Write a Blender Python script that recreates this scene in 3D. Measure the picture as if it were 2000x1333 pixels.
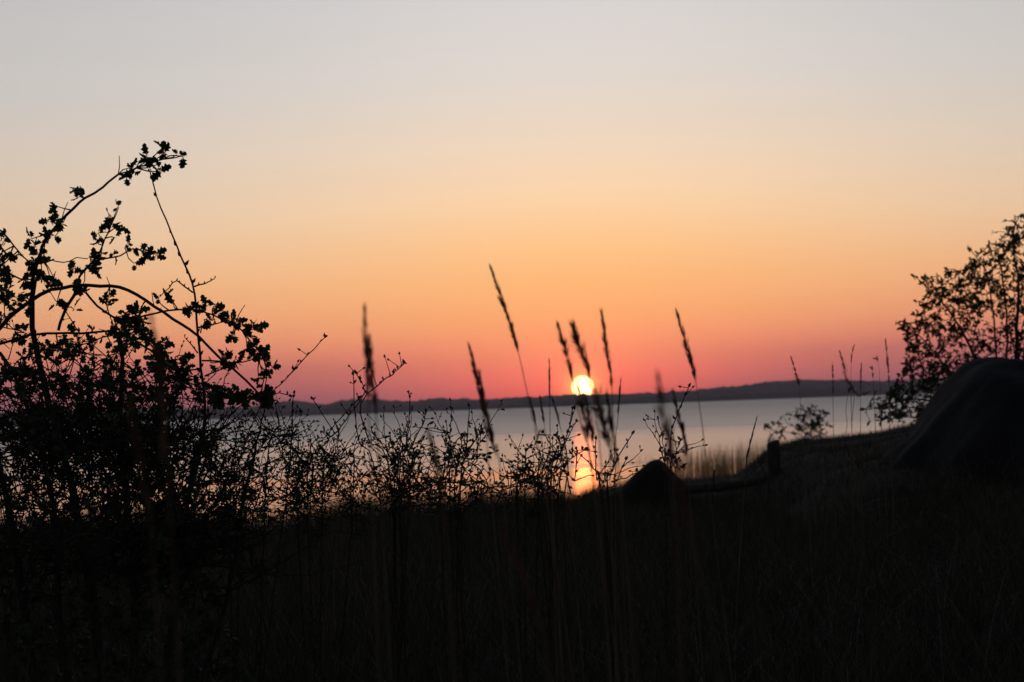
import bpy, math, random
import numpy as np
from mathutils import Vector, Matrix

for o in list(bpy.data.objects):
    bpy.data.objects.remove(o)
SC = bpy.context.scene
COL = SC.collection
random.seed(7)
RNG = np.random.default_rng(7)

# ------------------------------------------------------------------ camera
FOC = 4808.0                     # focal length in photo pixels (2000 wide)
CAM = Vector((0.0, 0.0, 4.0))    # 4 m above the water, 1.25 m above the bank
PITCH, ROLL = math.radians(1.49), math.radians(-2.06)
ROT = Matrix.Rotation(math.radians(90) + PITCH, 3, 'X') @ Matrix.Rotation(ROLL, 3, 'Z')
cam_data = bpy.data.cameras.new('camera')
cam_data.sensor_width = 36.0
cam_data.lens = 36.0 * FOC / 2000.0
cam_data.clip_start = 0.1
cam_data.clip_end = 120000.0
cam_data.dof.use_dof = True
cam_data.dof.focus_distance = 7.0
cam_data.dof.aperture_fstop = 10.0
cam = bpy.data.objects.new('camera', cam_data)
cam.matrix_world = Matrix.Translation(CAM) @ ROT.to_4x4()
COL.objects.link(cam)
SC.camera = cam


def ray(px, py):
    return ROT @ Vector(((px - 1000) / FOC, -(py - 666.5) / FOC, -1.0))


def at(px, py, d):
    """the point d metres ahead (world y) that a place of the photo stands at"""
    r = ray(px, py)
    return CAM + r * (d / r.y)


def hor(px):
    return 792.0 - 0.036 * (px - 1000)


# ------------------------------------------------------------------ sky
def lin(c):
    out = []
    for v in c:
        v = v / 255.0
        out.append(v / 12.92 if v <= 0.04045 else ((v + 0.055) / 1.055) ** 2.4)
    return out


SUN_DIR = ray(1138, 756).normalized()
SUN_EL = math.asin(SUN_DIR.z)
SUN_AZ = math.atan2(SUN_DIR.x, SUN_DIR.y)

world = bpy.data.worlds.new('World')
SC.world = world
world.use_nodes = True
wn, wl = world.node_tree.nodes, world.node_tree.links
wn.clear()


def wmath(op, a, b=None, clamp=False):
    n = wn.new('ShaderNodeMath')
    n.operation = op
    n.use_clamp = clamp
    for i, v in enumerate((a, b)):
        if v is None:
            continue
        if isinstance(v, (int, float)):
            n.inputs[i].default_value = v
        else:
            wl.new(v, n.inputs[i])
    return n.outputs[0]


def wramp(fac, stops):
    n = wn.new('ShaderNodeValToRGB')
    el = n.color_ramp.elements
    while len(el) > 1:
        el.remove(el[-1])
    for i, (p, c) in enumerate(stops):
        e = el[0] if i == 0 else el.new(p)
        e.position = p
        e.color = (c[0], c[1], c[2], 1)
    wl.new(fac, n.inputs[0])
    return n.outputs[0]


def wmix(fac, a, b, mode='MIX'):
    n = wn.new('ShaderNodeMix')
    n.data_type = 'RGBA'
    n.blend_type = mode
    if isinstance(fac, (int, float)):
        n.inputs[0].default_value = fac
    else:
        wl.new(fac, n.inputs[0])
    for i, v in ((6, a), (7, b)):
        if isinstance(v, tuple):
            n.inputs[i].default_value = (*v, 1)
        else:
            wl.new(v, n.inputs[i])
    return n.outputs[2]


tc = wn.new('ShaderNodeTexCoord')
sep = wn.new('ShaderNodeSeparateXYZ')
wl.new(tc.outputs['Generated'], sep.inputs[0])
DX, DY, DZ = sep.outputs
t_el = wmath('SQRT', wmath('MAXIMUM', DZ, 0.0))


def P(above):
    return math.sqrt(max(0.0, above / FOC))


# upper dome, shared: elevation in degrees -> linear colour
DOME = [(13, (0.60, 0.62, 0.68)), (20, (0.48, 0.53, 0.64)), (35, (0.16, 0.18, 0.22)), (60, (0.07, 0.08, 0.10)),
        (90, (0.055, 0.064, 0.084))]
HAZE_TOP, HAZE_D = 90.0, 0.00013


def behind_haze(above, c):
    # the sky stands beyond the haze, which takes this share of it away
    k = math.exp(HAZE_D * 0.8 * min(3700.0, (HAZE_TOP - 4) / max(0.004, above / FOC)))
    return [v * k * 1.03 for v in c]

dome = [(math.sqrt(math.sin(math.radians(a))), c) for a, c in DOME]
near_sun = [(0, (205, 84, 82)), (20, (228, 92, 80)), (60, (251, 117, 92)), (112, (255, 145, 98)), (170, (255, 168, 105)),
            (235, (255, 182, 116)), (310, (255, 196, 136)), (390, (252, 209, 164)), (490, (241, 213, 185)),
            (640, (223, 213, 204)), (790, (214, 209, 208))]
aside = [(0, (118, 72, 84)), (30, (140, 84, 90)), (86, (173, 100, 93)), (112, (204, 122, 99)), (148, (224, 147, 109)),
         (185, (232, 162, 116)), (250, (238, 180, 132)), (350, (234, 199, 163)), (470, (224, 204, 183)),
         (620, (210, 204, 198)), (780, (202, 199, 197))]
c_sun = wramp(t_el, [(P(a), behind_haze(a, lin(c))) for a, c in near_sun] + dome)
c_side = wramp(t_el, [(P(a), behind_haze(a, lin(c))) for a, c in aside] + dome)
c_east = wramp(t_el, [(0, (0.07, 0.062, 0.075)), (0.3, (0.085, 0.075, 0.09)), (0.55, (0.08, 0.085, 0.10)), (1, (0.055, 0.064, 0.084))])
hl = wmath('MAXIMUM', wmath('SQRT', wmath('ADD', wmath('MULTIPLY', DX, DX), wmath('MULTIPLY', DY, DY))), 1e-4)
ca = wmath('DIVIDE', wmath('ADD', wmath('MULTIPLY', DX, math.sin(SUN_AZ)), wmath('MULTIPLY', DY, math.cos(SUN_AZ))), hl)
u = wmath('SUBTRACT', 1.0, ca)


def gauss(x, sig_deg):
    s = math.radians(sig_deg)
    return wmath('EXPONENT', wmath('MULTIPLY', x, -2.0 / (s * s)))


lowness = wmath('EXPONENT', wmath('MULTIPLY', DZ, -45.0))          # 1 at the horizon, 0.3 at 1.5 degrees up
w_sun = wmath('ADD', wmath('MULTIPLY', gauss(u, 3.5), lowness), wmath('MULTIPLY', gauss(u, 7.2), wmath('SUBTRACT', 1.0, lowness)))
sky = wmix(w_sun, c_side, c_sun)
sky = wmix(gauss(u, 38.0), c_east, sky)
# aureole round the sun
vm = wn.new('ShaderNodeVectorMath')
vm.operation = 'DOT_PRODUCT'
wl.new(tc.outputs['Generated'], vm.inputs[0])
vm.inputs[1].default_value = SUN_DIR
v1 = wmath('SUBTRACT', 1.0, vm.outputs['Value'])
sky = wmix(gauss(v1, 1.2), sky, wmix(1.0, sky, (0.25, 0.04, 0.0), 'ADD'))
sky = wmix(gauss(v1, 0.40), sky, wmix(1.0, sky, (0.7, 0.50, 0.06), 'ADD'))
# faint veils of high cloud, and one short contrail
mpw = wn.new('ShaderNodeMapping')
mpw.inputs['Scale'].default_value = (5, 5, 75)
wl.new(tc.outputs['Generated'], mpw.inputs[0])
nzw = wn.new('ShaderNodeTexNoise')
nzw.inputs['Scale'].default_value = 1.0
nzw.inputs['Detail'].default_value = 4
wl.new(mpw.outputs[0], nzw.inputs['Vector'])
veil = wmath('ADD', 0.975, wmath('MULTIPLY', nzw.outputs['Fac'], 0.05))
sky = wmix(1.0, sky, veil, 'MULTIPLY')
cd_ = ray(1725, 434).normalized()
q_az = wmath('DIVIDE', wmath('SUBTRACT', wmath('DIVIDE', DX, DY), cd_.x / cd_.y), 0.0028)
q_el = wmath('DIVIDE', wmath('SUBTRACT', DZ, cd_.z), 0.0004)
trail = wmath('MULTIPLY', wmath('EXPONENT', wmath('MULTIPLY', wmath('ADD', wmath('MULTIPLY', q_az, q_az), wmath('MULTIPLY', q_el, q_el)), -1.0)),
              wmath('GREATER_THAN', DY, 0.5))
sky = wmix(wmath('MULTIPLY', trail, 0.35), sky, (0.95, 0.75, 0.52))
bg = wn.new('ShaderNodeBackground')
bg.inputs['Strength'].default_value = 1.0
wl.new(sky, bg.inputs['Color'])
wo = wn.new('ShaderNodeOutputWorld')
wl.new(bg.outputs[0], wo.inputs['Surface'])

# ------------------------------------------------------------------ sun, exposure
sl = bpy.data.lights.new('sunlight', 'SUN')
sl.energy = 0.018
sl.angle = math.radians(0.55)
sl.color = (1.0, 0.19, 0.04)
so = bpy.data.objects.new('sunlight', sl)
so.rotation_euler = (-SUN_DIR).to_track_quat('-Z', 'Y').to_euler()
COL.objects.link(so)

SC.view_settings.view_transform = 'Standard'
SC.view_settings.look = 'None'
SC.view_settings.exposure = 0.0
SC.view_settings.gamma = 1.0
SC.render.engine = 'CYCLES'
SC.cycles.use_denoising = True
SC.cycles.max_bounces = 6
SC.cycles.transparent_max_bounces = 8
SC.cycles.volume_bounces = 1


# ------------------------------------------------------------------ materials
def material(name, c1, c2, scale=20.0, rough=0.8, translucent=0.0, spec=0.2, bump=0.0, stretch=(1, 1, 1)):
    m = bpy.data.materials.new(name)
    m.use_nodes = True
    n, l = m.node_tree.nodes, m.node_tree.links
    b = n['Principled BSDF']
    tcn = n.new('ShaderNodeTexCoord')
    mp = n.new('ShaderNodeMapping')
    mp.inputs['Scale'].default_value = stretch
    l.new(tcn.outputs['Object'], mp.inputs[0])
    nz = n.new('ShaderNodeTexNoise')
    nz.inputs['Scale'].default_value = scale
    nz.inputs['Detail'].default_value = 5
    l.new(mp.outputs[0], nz.inputs['Vector'])
    rp = n.new('ShaderNodeValToRGB')
    rp.color_ramp.elements[0].position = 0.35
    rp.color_ramp.elements[1].position = 0.65
    rp.color_ramp.elements[0].color = (*c1, 1)
    rp.color_ramp.elements[1].color = (*c2, 1)
    l.new(nz.outputs['Fac'], rp.inputs[0])
    l.new(rp.outputs[0], b.inputs['Base Color'])
    b.inputs['Roughness'].default_value = rough
    b.inputs['Specular IOR Level'].default_value = spec
    if bump:
        bp = n.new('ShaderNodeBump')
        bp.inputs['Strength'].default_value = bump
        bp.inputs['Distance'].default_value = 0.05
        l.new(nz.outputs['Fac'], bp.inputs['Height'])
        l.new(bp.outputs[0], b.inputs['Normal'])
    if translucent:
        tr = n.new('ShaderNodeBsdfTranslucent')
        l.new(rp.outputs[0], tr.inputs[0])
        mx = n.new('ShaderNodeMixShader')
        mx.inputs[0].default_value = translucent
        l.new(b.outputs[0], mx.inputs[1])
        l.new(tr.outputs[0], mx.inputs[2])
        l.new(mx.outputs[0], n['Material Output'].inputs['Surface'])
    return m


M_BARK = material('hawthorn bark', (0.035, 0.028, 0.022), (0.06, 0.048, 0.038), 60)
M_LEAF = material('hawthorn leaf', (0.03, 0.05, 0.018), (0.05, 0.075, 0.028), 8, 0.6, 0.12)
M_WILLOW = material('willow leaf', (0.04, 0.055, 0.02), (0.07, 0.075, 0.03), 5, 0.6, 0.15)
M_BUD = material('bud', (0.05, 0.035, 0.025), (0.07, 0.05, 0.03), 30)
M_STEM = material('dry grass stem', (0.12, 0.09, 0.05), (0.2, 0.15, 0.09), 12, 0.7, 0.2)
M_HEAD = material('dry seed head', (0.12, 0.065, 0.042), (0.2, 0.115, 0.072), 40, 0.9, 0.4)
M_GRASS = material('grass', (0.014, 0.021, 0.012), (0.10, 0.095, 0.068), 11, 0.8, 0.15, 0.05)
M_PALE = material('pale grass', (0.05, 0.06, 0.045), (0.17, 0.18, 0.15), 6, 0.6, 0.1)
M_REED = material('dry reed', (0.26, 0.15, 0.07), (0.42, 0.26, 0.13), 3, 0.8, 0.5)
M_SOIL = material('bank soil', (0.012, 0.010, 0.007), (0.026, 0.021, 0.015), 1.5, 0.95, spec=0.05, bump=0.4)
M_ROCK = material('dark rock', (0.012, 0.013, 0.015), (0.026, 0.027, 0.03), 3, 0.9, spec=0.05, bump=0.6)
M_WOOD = material('weathered wood', (0.04, 0.036, 0.032), (0.08, 0.072, 0.064), 9, 0.85, bump=0.5, stretch=(6, 6, 1))
M_HILL = material('wooded hills', (0.02, 0.026, 0.018), (0.05, 0.055, 0.038), 0.03, 0.95)


# ------------------------------------------------------------------ mesh helpers
class MB:
    def __init__(self):
        self.v, self.f = [], []

    def tube(self, pts, r0, r1, n=4):
        pts = [Vector(p) for p in pts]
        k = len(pts)
        b = len(self.v)
        for i, p in enumerate(pts):
            t = (pts[min(i + 1, k - 1)] - pts[max(i - 1, 0)])
            if t.length < 1e-9:
                t = Vector((0, 0, 1))
            t.normalize()
            a = t.cross(Vector((0.3, 1, 0.1))).normalized()
            c = t.cross(a)
            r = r0 + (r1 - r0) * i / max(1, k - 1)
            for j in range(n):
                w = 2 * math.pi * j / n
                self.v.append(p + (a * math.cos(w) + c * math.sin(w)) * r)
        for i in range(k - 1):
            for j in range(n):
                q = (j + 1) % n
                self.f.append((b + i * n + j, b + i * n + q, b + (i + 1) * n + q, b + (i + 1) * n + j))
        self.f.append(tuple(b + j for j in range(n))[::-1])
        self.f.append(tuple(b + (k - 1) * n + j for j in range(n)))

    OUT = ((0.0, 0.03), (0.22, 0.10), (0.34, 0.36), (0.46, 0.20), (0.66, 0.40), (0.74, 0.20), (0.9, 0.22), (1.0, 0.0))
    OVAL = ((0.0, 0.03), (0.3, 0.2), (0.6, 0.22), (1.0, 0.0))

    def leaf(self, p, d, up, s, outline, fold=0.35, curl=0.25):
        d = d.normalized()
        side = d.cross(up)
        if side.length < 1e-4:
            side = d.cross(Vector((1, 0, 0)))
        side.normalize()
        nrm = side.cross(d)
        for sg in (1, -1):
            b = len(self.v)
            pts = []
            for x, y in outline:
                pts.append(p + d * (x * s) + side * (sg * y * s) + nrm * (s * (fold * y - curl * x * x)))
            mid = [p + d * (x * s) - nrm * (s * curl * x * x) for x in (0.66, 0.33)]
            self.v.extend(pts + mid)
            idx = tuple(range(b, b + len(pts) + 2))
            self.f.append(idx if sg > 0 else idx[::-1])

    def cluster(self, p, s, n=5, outline=None, axis=None):
        """leaves radiating from one spur"""
        outline = outline or MB.OUT
        for i in range(n):
            d = rvec()
            if axis is not None:
                d = d + axis * 0.7
            self.leaf(p + rvec() * s * 0.12, d, rvec(), s * random.uniform(0.5, 1.25), outline,
                      random.uniform(0.1, 0.6), random.uniform(-0.2, 0.5))

    def bud(self, p, d, s):
        d = d.normalized()
        a = d.cross(Vector((0.2, 0.9, 0.31))).normalized()
        c = d.cross(a)
        b = len(self.v)
        self.v += [p, p + d * s * 0.4 + a * s * 0.30, p + d * s * 0.4 - a * s * 0.15 + c * s * 0.26,
                   p + d * s * 0.4 - a * s * 0.15 - c * s * 0.26, p + d * s]
        for i, j in ((1, 2), (2, 3), (3, 1)):
            self.f.append((b, b + j, b + i))
            self.f.append((b + 4, b + i, b + j))

    def build(self, name, mat, parent=None, smooth=False):
        off = parent.matrix_world.translation if parent is not None else Vector((0, 0, 0))
        # a sub-part sits at its part's origin, which sits at its thing's origin
        if parent is not None:
            off = Vector((0, 0, 0))
            q = parent
            while q is not None:
                off = off + q.location
                q = q.parent
        me = bpy.data.meshes.new(name)
        me.from_pydata([tuple(Vector(p) - off) for p in self.v], [], self.f)
        me.materials.append(mat)
        if smooth:
            me.shade_smooth()
        o = bpy.data.objects.new(name, me)
        COL.objects.link(o)
        if parent is not None:
            o.parent = parent
        return o


def rvec():
    while True:
        p = Vector((random.uniform(-1, 1), random.uniform(-1, 1), random.uniform(-1, 1)))
        if 0.05 < p.length < 1:
            return p.normalized()


def mesh_obj(name, v, f, mat, smooth=False):
    me = bpy.data.meshes.new(name)
    me.from_pydata(v, [], f)
    me.materials.append(mat)
    if smooth:
        me.shade_smooth()
    o = bpy.data.objects.new(name, me)
    COL.objects.link(o)
    return o


def tag(o, label=None, cat=None, group=None, kind=None):
    if label:
        o['label'] = label
    if cat:
        o['category'] = cat
    if group:
        o['group'] = group
    if kind:
        o['kind'] = kind
    return o


def thing(name, label, cat, loc, group=None):
    o = bpy.data.objects.new(name, None)
    o.location = loc
    o.empty_display_size = 0.1
    COL.objects.link(o)
    return tag(o, label, cat, group)


def smooth(pts, step):
    """Catmull-Rom through 3D points"""
    out = []
    n = len(pts)
    for i in range(n - 1):
        p0, p1, p2, p3 = pts[max(i - 1, 0)], pts[i], pts[i + 1], pts[min(i + 2, n - 1)]
        k = max(2, int((p2 - p1).length / step))
        for j in range(k):
            t = j / k
            out.append(0.5 * ((2 * p1) + (p2 - p0) * t + (2 * p0 - 5 * p1 + 4 * p2 - p3) * t * t
                              + (3 * p1 - p0 - 3 * p2 + p3) * t * t * t))
    out.append(pts[-1])
    return out


def wob(pts, a):
    return [pts[0]] + [p + rvec() * a * random.random() for p in pts[1:-1]] + [pts[-1]]


def sstep(a, b, x):
    t = np.clip((x - a) / (b - a), 0, 1)
    return t * t * (3 - 2 * t)


def vnoise(x, y, seed=0):
    """smooth value noise on numpy arrays, about -1..1"""
    xi, yi = np.floor(x), np.floor(y)
    xf, yf = x - xi, y - yi

    def h(a, b):
        s = np.sin(a * 127.1 + b * 311.7 + seed * 74.7) * 43758.5453
        return (s - np.floor(s)) * 2 - 1
    sx, sy = xf * xf * (3 - 2 * xf), yf * yf * (3 - 2 * yf)
    return (h(xi, yi) * (1 - sx) + h(xi + 1, yi) * sx) * (1 - sy) + (h(xi, yi + 1) * (1 - sx) + h(xi + 1, yi + 1) * sx) * sy


# ------------------------------------------------------------------ ground
# height of the bank's crest, 21 m out
CREST = [(-700, 2.66), (0, 2.68), (400, 2.66), (640, 2.70), (820, 2.77), (980, 2.83), (1090, 2.90), (1160, 3.02), (1240, 3.11), (1380, 3.13), (1440, 3.15),
         (1485, 3.36), (1515, 3.46), (1560, 3.52), (1650, 3.53), (1720, 3.56), (1780, 3.62), (2000, 3.70), (2500, 3.8)]
CREST_X = np.array([at(c[0], 900, 21.0).x for c in CREST])
CREST_Z = np.array([c[1] for c in CREST])


def ground_z(x, y):
    x, y = np.asarray(x, float), np.asarray(y, float)
    xq = x * 21.0 / np.clip(y, 21.0, 70.0)
    z = 2.72 + (np.interp(xq, CREST_X, CREST_Z) - 2.72) * sstep(4, 17, y)
    fall = sstep(24, 70, y)
    z = z * (1 - fall) + (-0.9) * fall
    z = z - 0.9 * sstep(70, 110, y)
    z = z + 0.05 * vnoise(x * 0.9, y * 0.9) + 0.12 * vnoise(x * 0.13, y * 0.13, 3) * sstep(3, 15, np.abs(x) + np.abs(y) * 0.3)
    return z


def gz(x, y):
    return float(ground_z(x, y))


def axis(lo, hi, fine_lo, fine_hi, fine, grow=1.25):
    a = list(np.arange(fine_lo, fine_hi + 1e-6, fine))
    s = fine
    while a[-1] < hi:
        s *= grow
        a.append(min(hi, a[-1] + s))
    s = fine
    while a[0] > lo:
        s *= grow
        a.insert(0, max(lo, a[0] - s))
    return np.array(a)


gx, gy = axis(-900, 900, -9, 12, 0.22), axis(-900, 118, 0, 30, 0.22)
X, Y = np.meshgrid(gx, gy)
Z = ground_z(X, Y)
nx, ny = len(gx), len(gy)
V = np.stack([X.ravel(), Y.ravel(), Z.ravel()], 1)
F = [(j * nx + i, j * nx + i + 1, (j + 1) * nx + i + 1, (j + 1) * nx + i) for j in range(ny - 1) for i in range(nx - 1)]
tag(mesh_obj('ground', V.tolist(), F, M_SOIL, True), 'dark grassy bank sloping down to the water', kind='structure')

# ------------------------------------------------------------------ water
m = bpy.data.materials.new('lake water')
m.use_nodes = True
n, l = m.node_tree.nodes, m.node_tree.links
b = n['Principled BSDF']
b.inputs['Base Color'].default_value = (0.012, 0.016, 0.020, 1)
b.inputs['IOR'].default_value = 1.333
tcn = n.new('ShaderNodeTexCoord')
sp = n.new('ShaderNodeSeparateXYZ')
l.new(tcn.outputs['Object'], sp.inputs[0])
mp = n.new('ShaderNodeMapping')
mp.inputs['Scale'].default_value = (0.004, 0.06, 1)
l.new(tcn.outputs['Object'], mp.inputs[0])
nz = n.new('ShaderNodeTexNoise')
nz.inputs['Scale'].default_value = 1.0
nz.inputs['Detail'].default_value = 7
nz.inputs['Roughness'].default_value = 0.62
l.new(mp.outputs[0], nz.inputs['Vector'])


def mmath(op, a, bb):
    q = n.new('ShaderNodeMath')
    q.operation = op
    for i, v in enumerate((a, bb)):
        if isinstance(v, (int, float)):
            q.inputs[i].default_value = v
        else:
            l.new(v, q.inputs[i])
    return q.outputs[0]


# wind: calm in the lee of the near shore, ruffled farther out, cat's paws between
yy = mmath('ADD', sp.outputs[1], mmath('MULTIPLY', mmath('SUBTRACT', nz.outputs['Fac'], 0.5), 300.0))
rp = n.new('ShaderNodeValToRGB')
mr = n.new('ShaderNodeMapRange')
mr.inputs['From Min'].default_value = 100
mr.inputs['From Max'].default_value = 1100
l.new(yy, mr.inputs['Value'])
l.new(mr.outputs[0], rp.inputs[0])
els = rp.color_ramp.elements
els[0].position, els[0].color = 0.0, (0.11,) * 3 + (1,)
els[1].position, els[1].color = 1.0, (0.38,) * 3 + (1,)
for p_, v_ in ((0.045, 0.125), (0.075, 0.195), (0.2, 0.215), (0.24, 0.295), (0.5, 0.34)):
    e = els.new(p_)
    e.color = (v_, v_, v_, 1)
l.new(rp.outputs[0], b.inputs['Roughness'])
M_WATER = m
wx, wy = axis(-3300, 3300, -60, 60, 20, 1.5), axis(30, 3500, 30, 200, 20, 1.5)
WX, WY = np.meshgrid(wx, wy)
WV = np.stack([WX.ravel(), WY.ravel(), 0 * WX.ravel()], 1)
k = len(wx)
WF = [(j * k + i, j * k + i + 1, (j + 1) * k + i + 1, (j + 1) * k + i) for j in range(len(wy) - 1) for i in range(k - 1)]
tag(mesh_obj('water', WV.tolist(), WF, M_WATER), 'calm lake reflecting the sunset', kind='structure')

# ------------------------------------------------------------------ far hills
HD = 3000.0
TBL = [(-3000, 770), (-1200, 812), (-300, 812), (0, 806), (350, 797), (450, 796), (520, 786), (560, 784), (590, 790), (612, 792),
       (640, 781), (680, 778), (720, 780), (760, 786), (800, 783), (850, 777), (880, 779), (930, 780), (1000, 776), (1100, 772),
       (1200, 769), (1300, 766), (1380, 760), (1450, 753), (1500, 747), (1550, 742), (1600, 739), (1680, 740), (1740, 744),
       (1800, 742), (2000, 735), (2400, 725), (3500, 720), (5000, 640)]
tx = np.array([t[0] for t in TBL], float)
th = np.array([(hor(t[0]) - t[1]) / FOC * HD + CAM.z for t in TBL])
hx = np.concatenate([np.arange(-3100, -760, 12), np.arange(-760, 800, 1.6), np.arange(800, 3100, 12)])
top = np.interp(hx / HD * FOC + 1000, tx, np.maximum(th, 8))
prof = [(0, -1.0), (6, 0.05), (10, 0.30), (30, 0.5), (60, 0.68), (100, 0.84), (150, 0.97), (190, 1.0), (230, 0.9), (320, 0.6), (420, -0.5)]
hv, hf = [], []
for j, (dy, fr) in enumerate(prof):
    shore = 25 * vnoise(hx * 0.006, hx * 0 + 1, 5)
    bump = 1.5 * (0.9 * vnoise(hx * 0.10, hx * 0 + j * 3.1, 8) + 0.7 * vnoise(hx * 0.27, hx * 0 + j * 7.7, 9)
            + 1.0 * vnoise(hx * 0.03, hx * 0 + j * 1.3, 4)) * (1 if fr > 0.2 else 0)
    zz = top * fr + bump * np.clip(top / 14, 0.4, 1.3)
    for a, c, d in zip(hx, HD + dy + shore, zz):
        hv.append((a, c, d))
k = len(hx)
for j in range(len(prof) - 1):
    for i in range(k - 1):
        hf.append((j * k + i, j * k + i + 1, (j + 1) * k + i + 1, (j + 1) * k + i))
tag(mesh_obj('hills', hv, hf, M_HILL, False), 'low wooded hills along the far shore', kind='structure')

# ------------------------------------------------------------------ the sun
SD = 42000.0
su = MB()
cpt = CAM + SUN_DIR * SD
R = SD * math.tan(math.radians(0.262))
nl, nm = 32, 20
for j in range(1, nm):
    for i in range(nl):
        a, c = 2 * math.pi * i / nl, math.pi * j / nm
        su.v.append(cpt + Vector((math.sin(c) * math.cos(a), math.sin(c) * math.sin(a), math.cos(c))) * R)
tb = len(su.v)
su.v += [cpt + Vector((0, 0, R)), cpt - Vector((0, 0, R))]
for j in range(nm - 2):
    for i in range(nl):
        q = (i + 1) % nl
        su.f.append((j * nl + i, (j + 1) * nl + i, (j + 1) * nl + q, j * nl + q))
for i in range(nl):
    q = (i + 1) % nl
    su.f.append((tb, i, q))
    su.f.append((tb + 1, (nm - 2) * nl + q, (nm - 2) * nl + i))
M_SUN = bpy.data.materials.new('sun surface')
M_SUN.use_nodes = True
sn = M_SUN.node_tree.nodes
sn.remove(sn['Principled BSDF'])
em = sn.new('ShaderNodeEmission')
em.inputs[0].default_value = (1.0, 0.62, 0.24, 1)
em.inputs[1].default_value = 2.6
lw = sn.new('ShaderNodeLayerWeight')            # the disc is dimmer and redder towards its limb
lw.inputs[0].default_value = 0.5
lr = sn.new('ShaderNodeValToRGB')
lr.color_ramp.elements[0].color = (1.0, 0.68, 0.30, 1)
lr.color_ramp.elements[1].color = (0.45, 0.14, 0.02, 1)
lr.color_ramp.elements[0].position = 0.12
M_SUN.node_tree.links.new(lw.outputs['Facing'], lr.inputs[0])
M_SUN.node_tree.links.new(lr.outputs[0], em.inputs[0])
tr_ = sn.new('ShaderNodeBsdfTransparent')      # glowing gas: sunlight passes through it
ad_ = sn.new('ShaderNodeAddShader')
M_SUN.node_tree.links.new(em.outputs[0], ad_.inputs[0])
M_SUN.node_tree.links.new(tr_.outputs[0], ad_.inputs[1])
M_SUN.node_tree.links.new(ad_.outputs[0], sn['Material Output'].inputs['Surface'])
tag(su.build('sun', M_SUN, None, True), 'bright white sun touching the ridge of the far hills', 'sun')


# ------------------------------------------------------------------ shrubs
def line3(pts, d0, d1=None, step=0.03, jit=0.003):
    d1 = d0 if d1 is None else d1
    k = len(pts)
    p3 = [at(x, y, d0 + (d1 - d0) * i / (k - 1)) for i, (x, y) in enumerate(pts)]
    return wob(smooth(p3, step), jit)


def nearest(nodes, p):
    best, bd = None, 1e9
    for q in nodes:
        d = (q - p).length_squared
        if d < bd:
            bd, best = d, q
    return best, math.sqrt(bd)


def connect(mb, a, p, r0, r1, sag=0.15, step=0.035):
    L = (p - a).length
    mid = a.lerp(p, 0.5) + rvec() * L * sag + Vector((0, 0, L * 0.06))
    pts = wob(smooth([a, mid, p], step), L * 0.02 + 0.001)
    mb.tube(pts, r0, r1, 4)
    return pts


def grow(nodes, targets, mb, r0, r1, on_tip, maxlen=9, stepnodes=2):
    """join every target to the nearest bit of the growing bush, closest first"""
    arr = np.array([tuple(p) for p in nodes])
    tg = np.array([tuple(p) for p in targets])
    dist = np.full(len(tg), 1e9)
    who = np.zeros(len(tg), int)

    def upd(new, base):
        nonlocal dist, who
        for j, q in enumerate(new):
            d = ((tg - q) ** 2).sum(1)
            msk = d < dist
            dist[msk] = d[msk]
            who[msk] = base + j
    upd(arr, 0)
    alln = [Vector(p) for p in arr]
    done = np.zeros(len(tg), bool)
    for _ in range(len(tg)):
        i = int(np.argmin(np.where(done, 1e18, dist)))
        done[i] = True
        p = Vector(tg[i])
        a = alln[who[i]]
        pts = connect(mb, a, p, r0, r1)
        on_tip(p, (p - a).normalized(), pts)
        new = pts[1::stepnodes]
        base = len(alln)
        alln.extend(new)
        upd(np.array([tuple(q) for q in new]), base)


def in_poly(x, y, poly):
    c = False
    j = len(poly) - 1
    for i in range(len(poly)):
        xi, yi = poly[i]
        xj, yj = poly[j]
        if (yi > y) != (yj > y) and x < (xj - xi) * (y - yi) / (yj - yi) + xi:
            c = not c
        j = i
    return c


def scatter(poly, n, d0, d1):
    xs, ys = [p[0] for p in poly], [p[1] for p in poly]
    out = []
    while len(out) < n:
        x, y = random.uniform(min(xs), max(xs)), random.uniform(min(ys), max(ys))
        if in_poly(x, y, poly):
            out.append(at(x, y, random.uniform(d0, d1)))
    return out


# --- the big hawthorn
HB = Vector((-1.15, 7.1, gz(-1.15, 7.1)))
haw = thing('hawthorn_bush', 'large leafy hawthorn bush with long arching branches beside the grassy bank', 'bush', HB)
nodes = []
LS = 0.029


def haw_branch(pts, d0, d1, r0, r1, leaves, size=LS):
    """an arching limb with its own leaf rosettes"""
    m_ = MB()
    ln = line3(pts, d0, d1, 0.03, 0.004)
    m_.tube(ln, r0, r1, 5)
    nodes.extend(ln[::2])
    # spur twigs
    for p in ln[4:-2:5]:
        if random.random() < 0.55:
            e = p + (rvec() + Vector((0, 0, 0.3))) * random.uniform(0.015, 0.05)
            m_.tube([p, p.lerp(e, 0.5) + rvec() * 0.004, e], 0.0018, 0.001, 4)
    lf = MB()
    for (x, y, nlf) in leaves:
        rough_p = at(x, y, (d0 + d1) / 2)
        a, _ = nearest(ln, rough_p)
        p = at(x, y, a.y + random.uniform(-0.05, 0.05))
        if (p - a).length > 0.012:
            m_.tube([a, a.lerp(p, 0.5) + rvec() * 0.006, p], 0.0022, 0.0012, 4)
        lf.cluster(p, size, nlf)
        nodes.append(p)
    br = m_.build('branch', M_BARK, haw)
    if lf.v:
        lf.build('leaves', M_LEAF, br)
    return ln


def base_px(dx=0):
    return (150 + dx, 1720)


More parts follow.
